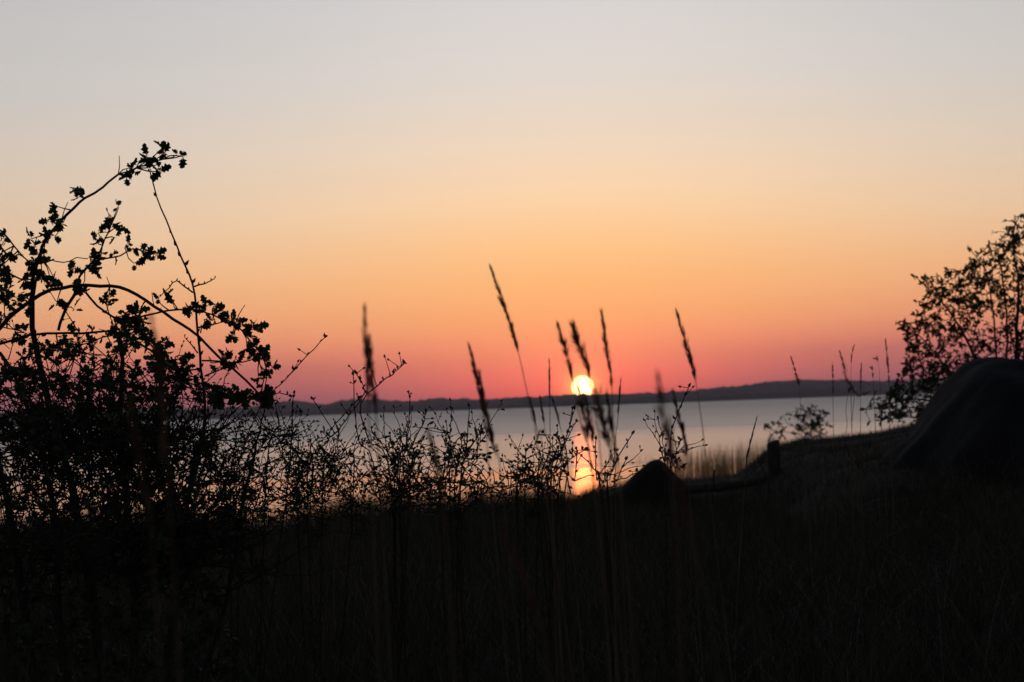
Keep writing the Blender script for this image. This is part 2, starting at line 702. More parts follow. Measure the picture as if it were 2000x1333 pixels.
# stems from the root up into the bush
stem = MB()
for pts, d0, d1, r0, r1 in [
    ([(170, 1700), (190, 1300), (150, 1000), (100, 800), (62, 640), (68, 545)], 7.1, 7.0, 0.022, 0.008),
    ([(200, 1700), (260, 1300), (255, 1050), (235, 860), (240, 700), (220, 640)], 7.1, 7.2, 0.020, 0.006),
    ([(120, 1700), (60, 1300), (20, 1000), (-30, 800), (-60, 600)], 7.1, 6.8, 0.020, 0.006),
    ([(220, 1700), (330, 1250), (370, 960), (395, 860)], 7.1, 7.0, 0.014, 0.005),
    ([(150, 1700), (120, 1250), (100, 960), (40, 760), (0, 690)], 7.1, 7.5, 0.016, 0.006),
    ([(230, 1700), (330, 1300), (340, 1000), (310, 820), (320, 700)], 7.1, 7.4, 0.016, 0.005),
    ([(90, 1700), (-60, 1300), (-160, 900), (-200, 650)], 7.1, 7.3, 0.018, 0.006),
    ([(240, 1700), (420, 1250), (470, 1000), (500, 860)], 7.1, 7.2, 0.012, 0.004),
]:
    ln = line3(pts, d0, d1, 0.05, 0.006)
    stem.tube(ln, r0, r1, 6)
    nodes.extend(ln[6:])
stem.build('stem', M_BARK, haw)

haw_branch([(60, 560), (70, 520), (82, 482), (95, 460), (112, 440), (130, 420), (146, 404), (165, 388), (200, 366), (222, 348),
            (242, 340), (265, 330), (290, 321), (320, 309), (340, 304), (358, 306)], 6.9, 6.6, 0.0055, 0.0015,
           [(356, 305, 3), (345, 303, 2), (322, 298, 4), (318, 290, 2), (290, 312, 6), (286, 305, 4), (314, 336, 6), (308, 322, 2), (256, 328, 7),
            (262, 336, 4), (249, 346, 6), (152, 374, 5), (144, 369, 3), (160, 380, 3), (110, 403, 5), (112, 428, 6), (122, 438, 6), (98, 430, 4),
            (96, 460, 6), (108, 462, 4), (60, 467, 5), (68, 480, 4), (76, 498, 7), (66, 512, 8), (85, 515, 8), (60, 530, 8), (82, 540, 8), (100, 550, 7),
            (50, 545, 7), (108, 548, 5)])
haw_branch([(150, 566), (154, 540), (180, 512), (195, 492), (205, 465), (218, 440), (232, 405)], 7.1, 6.9, 0.004, 0.0012,
           [(230, 404, 3), (216, 420, 3), (219, 436, 5), (235, 442, 3), (191, 455, 4), (192, 470, 4), (200, 494, 5), (188, 506, 6), (176, 520, 7),
            (188, 535, 5), (160, 530, 5), (146, 524, 4), (160, 562, 7), (225, 465, 2)])
haw_branch([(182, 512), (205, 505), (235, 500), (260, 488), (285, 492), (308, 496)], 7.0, 6.9, 0.003, 0.001,
           [(262, 486, 4), (248, 478, 3), (276, 487, 5), (290, 494, 6), (302, 497, 6), (288, 508, 5), (262, 515, 2), (220, 498, 4)])
haw_branch([(98, 508), (125, 513), (150, 505), (172, 506)], 7.0, 7.0, 0.0018, 0.0014, [])
haw_branch([(-40, 680), (0, 640), (30, 610), (60, 588), (100, 567), (140, 560), (175, 558), (215, 559), (250, 567), (285, 587), (320, 611),
            (355, 635), (388, 658), (420, 690), (450, 716), (480, 745), (512, 778)], 6.9, 6.8, 0.0066, 0.003,
           [(30, 580, 5), (36, 590, 6), (55, 598, 5), (20, 612, 5), (40, 575, 6), (162, 570, 7), (150, 560, 4), (110, 598, 3), (207, 592, 6), (212, 583, 4),
            (440, 700, 5), (462, 706, 4), (508, 775, 6)])
haw_branch([(150, 566), (136, 590), (124, 615), (114, 646)], 7.0, 7.0, 0.005, 0.0045, [(145, 605, 3), (130, 607, 2)])
haw_branch([(168, 572), (190, 598), (222, 620), (262, 622), (300, 614), (330, 607), (365, 605), (392, 608), (415, 616), (440, 630), (475, 645), (490, 668),
            (508, 690), (520, 715), (514, 750), (505, 780)], 7.0, 6.7, 0.0035, 0.0016,
           [(308, 586, 4), (328, 578, 3), (338, 593, 4), (362, 600, 6), (372, 608, 5), (402, 592, 6), (392, 600, 4), (418, 598, 4), (434, 607, 7), (412, 624, 4),
            (416, 636, 3), (448, 625, 6), (458, 622, 4), (472, 634, 5), (496, 634, 6), (504, 638, 4), (458, 655, 4), (490, 660, 4), (482, 680, 5), (500, 685, 6), (514, 690, 6),
            (522, 705, 6), (520, 722, 6), (533, 718, 4), (505, 743, 7), (515, 735, 4), (517, 758, 6), (486, 692, 3)])
haw_branch([(395, 705), (430, 706), (460, 708), (490, 706), (510, 694)], 6.9, 6.8, 0.0028, 0.0015, [(455, 708, 4), (438, 698, 3), (410, 708, 2)])
haw_branch([(-40, 690), (0, 672), (55, 656), (110, 651), (160, 652), (230, 650), (300, 690), (350, 730), (400, 790)], 7.2, 7.0, 0.0045, 0.0025, [(150, 645, 4), (180, 648, 4)])
haw_branch([(-30, 440), (0, 452), (18, 468), (36, 490), (55, 510)], 6.8, 6.9, 0.003, 0.002,
           [(0, 455, 5), (8, 462, 5), (3, 480, 7), (-5, 500, 8), (4, 515, 6), (12, 505, 4), (30, 500, 2), (-10, 530, 8)])
haw_branch([(-60, 560), (0, 530), (40, 545), (90, 545)], 7.2, 7.1, 0.004, 0.002, [(0, 535, 6), (20, 540, 5), (10, 560, 4)])
# the straight bare shoot with buds
shoot = MB()
ln = line3([(372, 960), (394, 870), (400, 790), (392, 720), (386, 650), (382, 600), (376, 555), (362, 520), (345, 482), (325, 430), (306, 385), (293, 336)],
           6.9, 6.9, 0.03, 0.002)
shoot.tube(ln, 0.005, 0.0018, 5)
nodes.extend(ln[::2])
sd = MB()
for i, p in enumerate(ln[int(len(ln) * .3):]):
    d = Vector((random.choice((-1, 1)) * 0.6, random.uniform(-.4, .4), 1))
    if random.random() < 0.8:
        sd.bud(p, d, random.uniform(0.012, 0.022))
for pts in ([(380, 560), (400, 553), (420, 544)], [(377, 572), (360, 560), (344, 548), (330, 562), (312, 580)], [(388, 640), (420, 634), (445, 628)],
            [(392, 650), (395, 640), (400, 628)], [(400, 735), (430, 722), (455, 716)], [(386, 690), (372, 672), (360, 658)]):
    l2 = line3(pts, 6.9, 6.85, 0.03, 0.003)
    shoot.tube(l2, 0.0025, 0.0012, 4)
    for p in l2[1:]:
        sd.bud(p, Vector((random.uniform(-.5, .5), random.uniform(-.4, .4), 1)), 0.009)
sh = shoot.build('bare_shoot', M_BARK, haw)
sd.build('buds', M_BUD, sh)

tw, lf = MB(), MB()


def tip_leafy(p, d, pts):
    lf.cluster(p, LS * random.uniform(0.8, 1.1), random.randint(4, 7))
    if len(pts) > 3 and random.random() < 0.4:
        lf.cluster(pts[len(pts) // 2], LS * 0.85, random.randint(2, 4))


LEAFY = [
    ([(-80, 640), (0, 640), (90, 650), (140, 640), (220, 632), (300, 640), (310, 700), (250, 730), (130, 730), (-80, 740)], 45, 6.8, 7.9),
    ([(222, 612), (270, 606), (298, 640), (292, 682), (240, 680), (215, 650)], 24, 6.7, 7.3),
    ([(285, 660), (350, 672), (368, 700), (372, 740), (320, 750), (280, 710)], 28, 6.7, 7.3),
    ([(-80, 720), (330, 730), (340, 800), (-80, 820)], 100, 6.6, 8.0),
    ([(300, 730), (420, 740), (430, 770), (300, 800)], 10, 6.8, 7.4),
    ([(400, 755), (480, 765), (530, 770), (530, 800), (420, 785)], 28, 6.7, 7.1),
    ([(-80, 520), (0, 520), (30, 600), (0, 640), (-80, 650)], 40, 6.8, 7.5),
    ([(-80, 800), (300, 790), (320, 880), (-80, 880)], 90, 6.6, 8.0),
    ([(200, 850), (320, 840), (330, 1000), (220, 1000)], 60, 6.7, 7.6),
    ([(-80, 980), (380, 980), (480, 1340), (-80, 1340)], 300, 6.6, 7.8),
]
tg = []
for poly, nn, d0, d1 in LEAFY:
    tg += scatter(poly, nn, d0, d1)
grow(nodes, tg, tw, 0.0026, 0.0013, tip_leafy)


def proj(p):
    q = ROT.transposed() @ (p - CAM)
    return 1000 + FOC * q.x / -q.z, 666.5 - FOC * q.y / -q.z


def twig_fill(nd, poly, count, wood, bud_mb, lmin, lmax, r, budsize, leafy=0.2, up=0.55):
    """zigzag twigs with short spurs, each leaving an older twig at an angle"""
    cand = [p for p in nd if in_poly(*proj(p), poly)]
    if not cand:
        return
    for _ in range(count):
        p = random.choice(cand)
        d = Vector((random.uniform(-1, 1), random.uniform(-.45, .45), up + random.uniform(-.7, .7))).normalized()
        L = random.uniform(lmin, lmax)
        pts = [p]
        kx = Vector((0, 0, 0))
        while L > 0:
            st_ = random.uniform(.014, .028)
            L -= st_
            kx = rvec() * 0.32
            pts.append(pts[-1] + (d + kx).normalized() * st_)
            d = (d + rvec() * 0.10 + Vector((0, 0, .03))).normalized()
        wood.tube(pts, r, r * 0.45, 4)
        for q in pts[1:]:
            if random.random() < 0.55:
                e = q + (rvec() + d * 0.7).normalized() * random.uniform(.008, .026)
                wood.tube([q, e], r * 0.6, r * 0.4, 3)
                if random.random() < leafy:
                    bud_mb.cluster(e, budsize * random.uniform(.9, 1.5), random.randint(2, 4), MB.OVAL)
                else:
                    bud_mb.bud(e, e - q, budsize * .8)
        bud_mb.bud(pts[-1], d, budsize)
        x, y = proj(pts[-1])
        if in_poly(x, y, poly):
            cand += pts[1:]
        nd += pts[2::2]


twig_fill(nodes, [(-60, 830), (430, 825), (460, 1010), (-60, 1030)], 420, tw, lf, .08, .26, .0024, .012, 0.25)
def tip_small(p, d, pts):
    if random.random() < 0.6:
        lf.cluster(p, 0.02 * random.uniform(0.7, 1.3), random.randint(2, 4))
    for q in pts[1:-1]:
        if random.random() < 0.5:
            e = q + rvec() * random.uniform(0.01, 0.03)
            tw.tube([q, e], 0.0015, 0.0009, 3)
            if random.random() < 0.3:
                lf.cluster(e, 0.016, 2)


grow(nodes, scatter([(-70, 830), (330, 830), (420, 860), (470, 1010), (500, 1080), (-70, 1100)], 580, 6.6, 8.2), tw, 0.0026, 0.0012, tip_small)
grow(nodes, scatter([(-70, 640), (200, 650), (330, 700), (430, 780), (330, 830), (-70, 830)], 150, 6.7, 7.9), tw, 0.0020, 0.0010, tip_small)
grow(nodes, scatter([(310, 850), (480, 840), (560, 1040), (300, 1080)], 80, 6.7, 7.6), tw, 0.0022, 0.0011, tip_small)
twig_fill(nodes, [(180, 820), (340, 820), (340, 1010), (200, 1010)], 60, tw, lf, .05, .14, .0024, .016, 0.7)
twig_fill(nodes, [(310, 850), (450, 840), (480, 1010), (300, 1020)], 60, tw, lf, .08, .2, .0022, .012, 0.15)
twig_fill(nodes, [(-60, 640), (380, 650), (400, 800), (-60, 820)], 36, tw, lf, .06, .18, .0020, .014, 0.5)
twig_fill(nodes, [(-60, 1000), (520, 1000), (560, 1200), (-60, 1200)], 300, tw, lf, .1, .3, .0026, .014, 0.3)
tw.build('twigs', M_BARK, haw)
lf.build('foliage', M_LEAF, haw)


# --- low twiggy shrubs between the hawthorn and the sun
def low_shrub(label, base, d, lines, polys, r=0.0035, budsize=0.014, n_low=0, leafy=0.35):
    bx = at(base, 900, d)
    root = Vector((bx.x, d, gz(bx.x, d)))
    t = thing('twiggy_shrub', label, 'shrub', root, 'low budding shrubs along the bank')
    st, bd = MB(), MB()
    nd = []
    for pts in lines:
        p3 = [root + Vector((random.uniform(-.05, .05), random.uniform(-.05, .05), 0))]
        k = len(pts)
        for i, (x, y) in enumerate(pts):
            p3.append(at(x, y, d + (random.uniform(-.12, .12) if i else 0)))
        ln_ = wob(smooth(p3, 0.03), 0.003)
        st.tube(ln_, r, 0.0014, 4)
        nd += ln_[3:]
        m_ = len(ln_)
        for i, q in enumerate(ln_[m_ // 3:]):
            if random.random() < 0.75:
                dd = Vector((random.uniform(-.8, .8), random.uniform(-.5, .5), 0.9))
                bd.bud(q, dd, budsize * random.uniform(0.7, 1.2))
            if random.random() < 0.25:
                e = q + (rvec() + Vector((0, 0, .5))) * random.uniform(.015, .04)
                st.tube([q, e], 0.0015, 0.001, 3)
                bd.bud(e, e - q, budsize)
        bd.bud(ln_[-1], ln_[-1] - ln_[-2], budsize * 1.3)

    for poly, nn in polys:
        def tip(p, dd, pts, bd=bd, st=st):
            bd.bud(p, dd, budsize)
            for q in pts[1:-1]:
                if random.random() < 0.5:
                    e = q + rvec() * random.uniform(.008, .022)
                    st.tube([q, e], 0.0013, 0.0009, 3)
                    if random.random() < leafy:
                        bd.cluster(e, budsize * random.uniform(.8, 1.4), 2, MB.OVAL)
                    else:
                        bd.bud(e, e - q, budsize * .7)
        grow(nd, scatter(poly, int(nn * 0.5), d - 0.5, d + 0.5), st, 0.0019, 0.001, tip)
        twig_fill(nd, poly, int(nn * 0.5), st, bd, .025, .14, 0.0016, budsize * 0.9, leafy * 0.6, 0.5)
    st.build('stems', M_BARK, t)
    bd.build('foliage', M_LEAF if leafy > 0.3 else M_BUD, t)  # mostly buds, with small leaf clusters on some spurs


low_shrub('twiggy shrub at the hawthorn edge with one long budded shoot above the hills', 470, 7.0,
          [[(470, 1000), (505, 850), (527, 775), (560, 738), (600, 695), (634, 660)], [(520, 940), (545, 830), (532, 770), (562, 772)],
           [(560, 960), (570, 830), (574, 770)], [(450, 950), (480, 860), (510, 790)]],
          [([(420, 840), (590, 840), (600, 1010), (420, 1020)], 190), ([(440, 960), (600, 960), (600, 1060), (420, 1060)], 60)])
low_shrub('twiggy shrub with one crooked grey shoot rising diagonally across the water', 600, 7.3,
          [[(580, 960), (620, 885), (660, 840), (690, 800), (712, 768), (696, 730)], [(600, 950), (640, 850), (668, 815), (700, 780)],
           [(690, 960), (680, 890), (650, 840), (612, 782)], [(630, 960), (655, 900), (690, 870), (750, 855)]],
          [([(560, 890), (700, 880), (720, 1000), (560, 1010)], 200), ([(560, 960), (720, 950), (730, 1060), (560, 1060)], 70)])
low_shrub('dense shrub with two dark clumps and a budded shoot crossing the blurred stalk', 765, 7.2,
          [[(765, 960), (720, 860), (705, 790), (735, 755), (768, 730), (791, 710)], [(770, 960), (765, 900), (725, 840), (735, 855)],
           [(775, 950), (790, 880), (800, 800), (798, 768)], [(780, 950), (805, 870), (825, 830), (832, 806)], [(790, 950), (770, 890), (762, 850)],
           [(800, 950), (815, 890), (826, 858)], [(740, 960), (700, 860), (690, 735)]],
          [([(745, 880), (795, 880), (790, 925), (750, 925)], 26), ([(785, 880), (820, 880), (815, 930), (785, 925)], 20),
           ([(700, 920), (840, 915), (860, 1010), (700, 1010)], 150)], leafy=0.5)
low_shrub('small upright shrub of leafy sprigs with tight buds standing before open water', 880, 6.8,
          [[(880, 1000), (876, 900), (882, 818)], [(900, 1000), (910, 880), (916, 795)], [(895, 1000), (930, 900), (928, 840)],
           [(890, 1000), (905, 900), (940, 845)], [(870, 1000), (895, 905), (902, 852)], [(860, 1000), (866, 940), (868, 890)]],
          [([(862, 820), (892, 820), (895, 980), (860, 980)], 30), ([(890, 860), (960, 860), (960, 980), (890, 980)], 22),
           ([(830, 940), (1000, 940), (1000, 1020), (830, 1020)], 80)], leafy=0.7)
low_shrub('small budding shrub with a bushy tip left of the sun reflection', 1030, 7.0,
          [[(1025, 1010), (1024, 940), (1027, 882)], [(1010, 1000), (1005, 930), (1000, 905)], [(1050, 1010), (1060, 950), (1075, 925)]],
          [([(1008, 885), (1040, 885), (1040, 960), (1008, 960)], 26), ([(960, 925), (1090, 930), (1090, 1020), (960, 1020)], 60)], leafy=0.6)
low_shrub('thin branching shrub with forked twigs just left of the glittering sun path', 1085, 6.6,
          [[(1060, 990), (1080, 920), (1100, 870), (1112, 830), (1118, 800)], [(1075, 980), (1098, 880), (1125, 825)], [(1070, 980), (1095, 890), (1086, 850)],
           [(1090, 980), (1110, 930), (1102, 860)], [(1050, 960), (1090, 915), (1140, 880)], [(1100, 990), (1122, 940), (1126, 880)]],
          [([(1050, 900), (1130, 890), (1130, 985), (1050, 985)], 26)], leafy=0.3)
low_shrub('thin shrub with crossed bare twigs just right of the glittering sun path', 1190, 6.7,
          [[(1185, 1000), (1195, 920), (1215, 880), (1234, 850)], [(1190, 1000), (1178, 945), (1150, 905), (1120, 880)], [(1180, 990), (1165, 940), (1164, 860)],
           [(1200, 1000), (1205, 940), (1222, 900)], [(1170, 990), (1190, 930), (1206, 900)]],
          [([(1140, 915), (1215, 915), (1210, 985), (1140, 985)], 12)], leafy=0.3)
low_shrub('small forked shrub with two bare twigs beside the dark earth heap', 1310, 6.9,
          [[(1308, 980), (1308, 880), (1318, 820), (1345, 758)], [(1310, 980), (1320, 890), (1330, 860)], [(1300, 980), (1296, 900), (1290, 882)]],
          [([(1290, 880), (1330, 880), (1330, 960), (1290, 960)], 18)], leafy=0.3)


# --- the tree-like shrub behind the boulder
WD = 19.0
wb = at(1960, 850, WD)
wroot = Vector((wb.x, WD, gz(wb.x, WD)))
wil = thing('willow_shrub', 'open small leaved shrub with several stems rising behind the dark boulder', 'shrub', wroot)
wnodes = []
for pts, r0, r1 in [([(1925, 770), (1905, 705), (1875, 640), (1835, 585), (1795, 548)], 0.018, 0.004),
                    ([(1985, 700), (1986, 640), (1990, 560), (1978, 470), (1990, 425)], 0.026, 0.004),
                    ([(1950, 760), (1946, 690), (1938, 600), (1926, 530), (1895, 488)], 0.016, 0.003),
                    ([(1920, 820), (1850, 790), (1780, 780), (1700, 800)], 0.014, 0.003),
                    ([(1910, 790), (1850, 720), (1800, 660), (1754, 632)], 0.013, 0.003),
                    ([(2010, 720), (2030, 600), (2050, 480), (2040, 400)], 0.026, 0.004),
                    ([(1965, 740), (1968, 650), (1960, 560), (1945, 470)], 0.014, 0.003),
                    ([(1900, 840), (1840, 825), (1770, 815), (1710, 822)], 0.010, 0.003)]:
    w_ = MB()
    p3 = [wroot + Vector((random.uniform(-.1, .1), random.uniform(-.1, .1), 0))] + [at(x, y, WD + random.uniform(-.3, .3)) for x, y in pts]
    ln = wob(smooth(p3, 0.08), 0.008)
    w_.tube(ln, r0, r1, 5)
    wnodes += ln[4:]
    w_.build('stem', M_BARK, wil)
wt, wf = MB(), MB()


def tip_willow(p, d, pts):
    wf.cluster(p, random.uniform(0.026, 0.045), random.randint(4, 6), MB.OVAL, d)
    for q in pts[1:-1:2]:
        wf.cluster(q, 0.038, random.randint(1, 2), MB.OVAL, d)


CROWN = [(2100, 380), (2040, 395), (1992, 425), (1962, 450), (1940, 470), (1905, 500), (1885, 520), (1850, 535), (1800, 545), (1805, 580), (1785, 615),
         (1760, 635), (1775, 680), (1765, 720), (1745, 760), (1700, 785), (1705, 812), (1765, 832), (2100, 835)]
tg = scatter(CROWN, 1450, 18.3, 20.2) + scatter([(1990, 440), (2100, 400), (2100, 700), (1960, 690), (1960, 520)], 110, 18.3, 20.2) \
    + scatter([(1770, 700), (1920, 690), (1850, 830), (1700, 825), (1740, 780)], 150, 18.3, 20) + scatter([(1870, 540), (1920, 540), (1925, 600), (1860, 600)], 35, 18.5, 19.5)
tg += scatter([(1800, 800), (1850, 740), (1900, 695), (1930, 700), (1900, 730), (1860, 780), (1820, 830)], 60, 17.2, 18)
tg += [at(x, y, 19) for x, y in ((1785, 543), (1802, 552), (1752, 632), (1893, 487), (1962, 432), (1765, 625), (1700, 790), (1690, 800), (1710, 770), (1736, 790), (1700, 822),
                                  (1790, 590), (1850, 528), (1868, 530), (1940, 455), (1985, 425))]
grow(wnodes, tg, wt, 0.0028, 0.0016, tip_willow)
wt.build('twigs', M_BARK, wil)
wf.build('foliage', M_WILLOW, wil)

# --- small bush out on the shore
SD2 = 44.0
sb = at(1565, 850, SD2)
sroot = Vector((sb.x, SD2, gz(sb.x, SD2)))
sbush = thing('shore_bush', 'small wispy bush on the shore before the lake', 'bush', sroot)
st, sf = MB(), MB()
snodes = []
for pts in ([(1570, 850), (1572, 815), (1582, 800)], [(1565, 855), (1540, 830), (1530, 812)], [(1560, 860), (1515, 845), (1495, 830)], [(1580, 850), (1602, 820), (1622, 808)]):
    p3 = [sroot] + [at(x, y, SD2 + random.uniform(-.2, .2)) for x, y in pts]
    ln = wob(smooth(p3, .1), .01)
    st.tube(ln, .012, .004, 4)
    snodes += ln[5:]
tg = scatter([(1555, 800), (1590, 790), (1605, 800), (1600, 850), (1555, 850)], 60, SD2 - .4, SD2 + .4) + \
    scatter([(1490, 832), (1530, 806), (1545, 810), (1620, 804), (1630, 830), (1600, 862), (1490, 860)], 75, SD2 - .4, SD2 + .4)
grow(snodes, tg, st, .004, .002, lambda p, d, pts: sf.cluster(p, random.uniform(.05, .08), 6, MB.OVAL))
st.build('stems', M_BARK, sbush)
sf.build('foliage', M_WILLOW, sbush)


# ------------------------------------------------------------------ rocks, post, log
def rock(name, label, cat, outline, d, depth, mat, ground_drop=0.25):
    """an outline of the place extruded to a rounded, lumpy body of real depth"""
    p = [at(x, y, d) for x, y in outline]
    cx = sum(q.x for q in p) / len(p)
    base = gz(cx, d) - ground_drop
    xs = np.array([q.x for q in p])
    zs = np.array([q.z for q in p])
    nxr, nyr = 64, 40
    gxx = np.linspace(xs.min(), xs.max(), nxr)
    ridge = np.interp(gxx, xs, zs)
    ridge = ridge + depth * 0.030 * vnoise(gxx * 6.0, gxx * 0 + 2, 41) + depth * 0.018 * vnoise(gxx * 15.0, gxx * 0 + 5, 43)
    ridge = np.convolve(np.pad(ridge, 2, 'edge'), [.1, .2, .4, .2, .1], 'valid')
    vv, ff = [], []
    for j in range(nyr):
        s = -1 + 2 * j / (nyr - 1)
        prof_ = max(0.0, 1 - abs(s) ** 2.4) ** 0.6
        for i in range(nxr):
            h = (ridge[i] - base) * prof_
            yv = d + s * depth * (0.55 + 0.45 * min(1, (ridge[i] - base) / (ridge.max() - base)))
            nzv = depth * (0.07 * float(vnoise(np.array(gxx[i] * 1.9 + 7), np.array(yv * 1.7), 11)) + 0.035 * float(vnoise(np.array(gxx[i] * 4.3 + yv * 2), np.array(yv * 4.1 - gxx[i]), 12)))
            vv.append((gxx[i] - cx, yv - d, h + nzv * prof_ * min(1.0, 0.25 + abs(s) * 2)))
    for j in range(nyr - 1):
        for i in range(nxr - 1):
            ff.append((j * nxr + i, j * nxr + i + 1, (j + 1) * nxr + i + 1, (j + 1) * nxr + i))
    o = mesh_obj(name, vv, ff, mat, True)
    o.location = (cx, d, base)
    return tag(o, label, cat)


rock('boulder', 'huge dark boulder with a steep straight left side below the open shrub', 'boulder',
     [(1725, 950), (1778, 890), (1826, 825), (1858, 780), (1878, 750), (1896, 728), (1915, 717), (1955, 711), (2000, 705), (2060, 700), (2150, 710), (2260, 790), (2330, 910)],
     16.0, 1.5, M_ROCK)
rock('earth_heap', 'low dark pointed heap of earth on the crest of the bank', 'heap',
     [(1150, 1000), (1185, 966), (1212, 950), (1232, 934), (1250, 916), (1264, 903), (1276, 898), (1290, 898), (1301, 906), (1318, 924), (1338, 942), (1372, 975)],
     21.0, 0.7, M_SOIL, 0.1)

pd = 20.0
pb = at(1512, 900, pd)
pz = gz(pb.x, pd)
ptop = at(1510, 862, pd)
post = MB()
w_ = 0.055
hp = ptop.z
ang = [2 * math.pi * i / 12 for i in range(12)]
rings = [(pz - 0.3, w_ * 1.05), (pz + 0.1, w_), (hp - 0.10, w_ * 0.95), (hp - 0.015, w_ * 0.93), (hp, w_ * 0.75)]
for z_, r_ in rings:
    for i, a in enumerate(ang):
        rr = r_ * (1 + 0.06 * math.sin(i * 2.4 + z_ * 5))
        post.v.append(Vector((pb.x + math.cos(a) * rr, pd + math.sin(a) * rr, z_ + 0.012 * math.sin(a * 1.0 + 1))))
for j in range(len(rings) - 1):
    for i in range(12):
        q = (i + 1) % 12
        post.f.append((j * 12 + i, j * 12 + q, (j + 1) * 12 + q, (j + 1) * 12 + i))
post.f.append(tuple((len(rings) - 1) * 12 + i for i in range(12)))
po = thing('fence_post', 'weathered wooden post standing where the bank starts to rise', 'post', (pb.x, pd, pz))
post.build('post_shaft', M_WOOD, po)
lg = MB()
ln = wob(smooth([at(1335, 956, 20.4), at(1390, 953, 20.3), at(1450, 945, 20.25), at(1508, 933, 20.2)], .06), .006)
lg.tube(ln, 0.045, 0.03, 8)
lg.tube([at(1394, 949, 20.3), at(1395, 918, 20.3)], 0.012, 0.008, 5)
tag(lg.build('driftwood_log', M_WOOD), 'grey log lying between the earth heap and the wooden post', 'log')


# ------------------------------------------------------------------ seeding grasses
def stalk(label, pts, d, head_frac, head_w, stem_r=0.0016, group='seeding grass stalks', lean=0.0, droop=0.35, name='grass_stalk'):
    """pts run from the tip down the stalk; it is then carried on down to its root"""
    p3 = [at(x, y, d + lean * i / len(pts)) for i, (x, y) in enumerate(pts)]
    low = p3[-1]
    drx = (p3[-1] - p3[0])
    g = gz(low.x, low.y)
    if low.z > g + 0.02:
        k_ = (low.z - g) / max(0.2, abs(drx.z))
        rx = low.x + drx.x * k_ * 0.35
        p3.append(Vector((low.x + drx.x * k_ * 0.25, low.y, (low.z + g) / 2)))
        p3.append(Vector((rx, low.y, gz(rx, low.y))))
    root = p3[-1]
    t = thing(name, label, 'grass stalk', root, group)
    ln_ = smooth(p3, 0.02)
    ln_up = ln_[::-1]
    s_ = MB()
    s_.tube(ln_up, stem_r, 0.0005, 5)
    # a leaf blade low on the stalk
    q = ln_up[len(ln_up) // 4]
    sd_ = random.choice((-1, 1))
    for jj in range(1):
        b_ = len(s_.v)
        for i in range(6):
            f_ = i / 5
            c_ = q + Vector((sd_ * 0.16 * f_, 0.03 * f_, 0.24 * f_ - 0.16 * f_ * f_))
            ww = 0.0035 * (1 - f_) + 0.0003
            s_.v += [c_ + Vector((0.3 * ww, ww, 0)), c_ - Vector((0.3 * ww, ww, 0))]
        for i in range(5):
            s_.f.append((b_ + 2 * i, b_ + 2 * i + 1, b_ + 2 * i + 3, b_ + 2 * i + 2))
    s_.build('stem', M_STEM, t)
    if head_w > 0:
        h_ = MB()
        tot = sum((ln_[i + 1] - ln_[i]).length for i in range(len(ln_) - 1))
        L = head_frac
        acc, i = 0.0, 0
        samples = []
        while i < len(ln_) - 1 and acc < L:
            seg = ln_[i + 1] - ln_[i]
            samples.append((acc / L, ln_[i], -seg.normalized()))
            acc += seg.length
            i += 1
        for k2 in range(int(130 * L / 0.12)):
            f_, c_, dr = random.choice(samples)
            f_ = min(1, max(0, f_ + random.uniform(-.05, .05)))
            c_ = c_ + dr * random.uniform(-.01, .01)
            wprof = 2.1 * head_w * (0.12 + 0.88 * math.sin(math.pi * min(1, 0.06 + f_ * 0.86)) ** 0.8) * random.uniform(0.3, 1.0)
            if random.random() < 0.15:
                wprof *= 0.3
            if vnoise(np.array(f_ * 6.0 + L * 900), np.array(d * 7.0), 51) < -0.25 and random.random() < 0.35:
                continue
            out = rvec()
            out = (out - dr * out.dot(dr)).normalized()
            e = c_ + out * wprof + dr * random.uniform(0.008, 0.02)
            base_ = c_ - dr * 0.004
            w2 = dr.cross(out).normalized() * random.uniform(0.0008, 0.0020)
            b_ = len(h_.v)
            mid = base_.lerp(e, 0.6)
            h_.v += [base_, mid + w2, e, mid - w2]
            h_.f.append((b_, b_ + 1, b_ + 2, b_ + 3))
        h_.build('seed_head', M_HEAD, t)
    return t


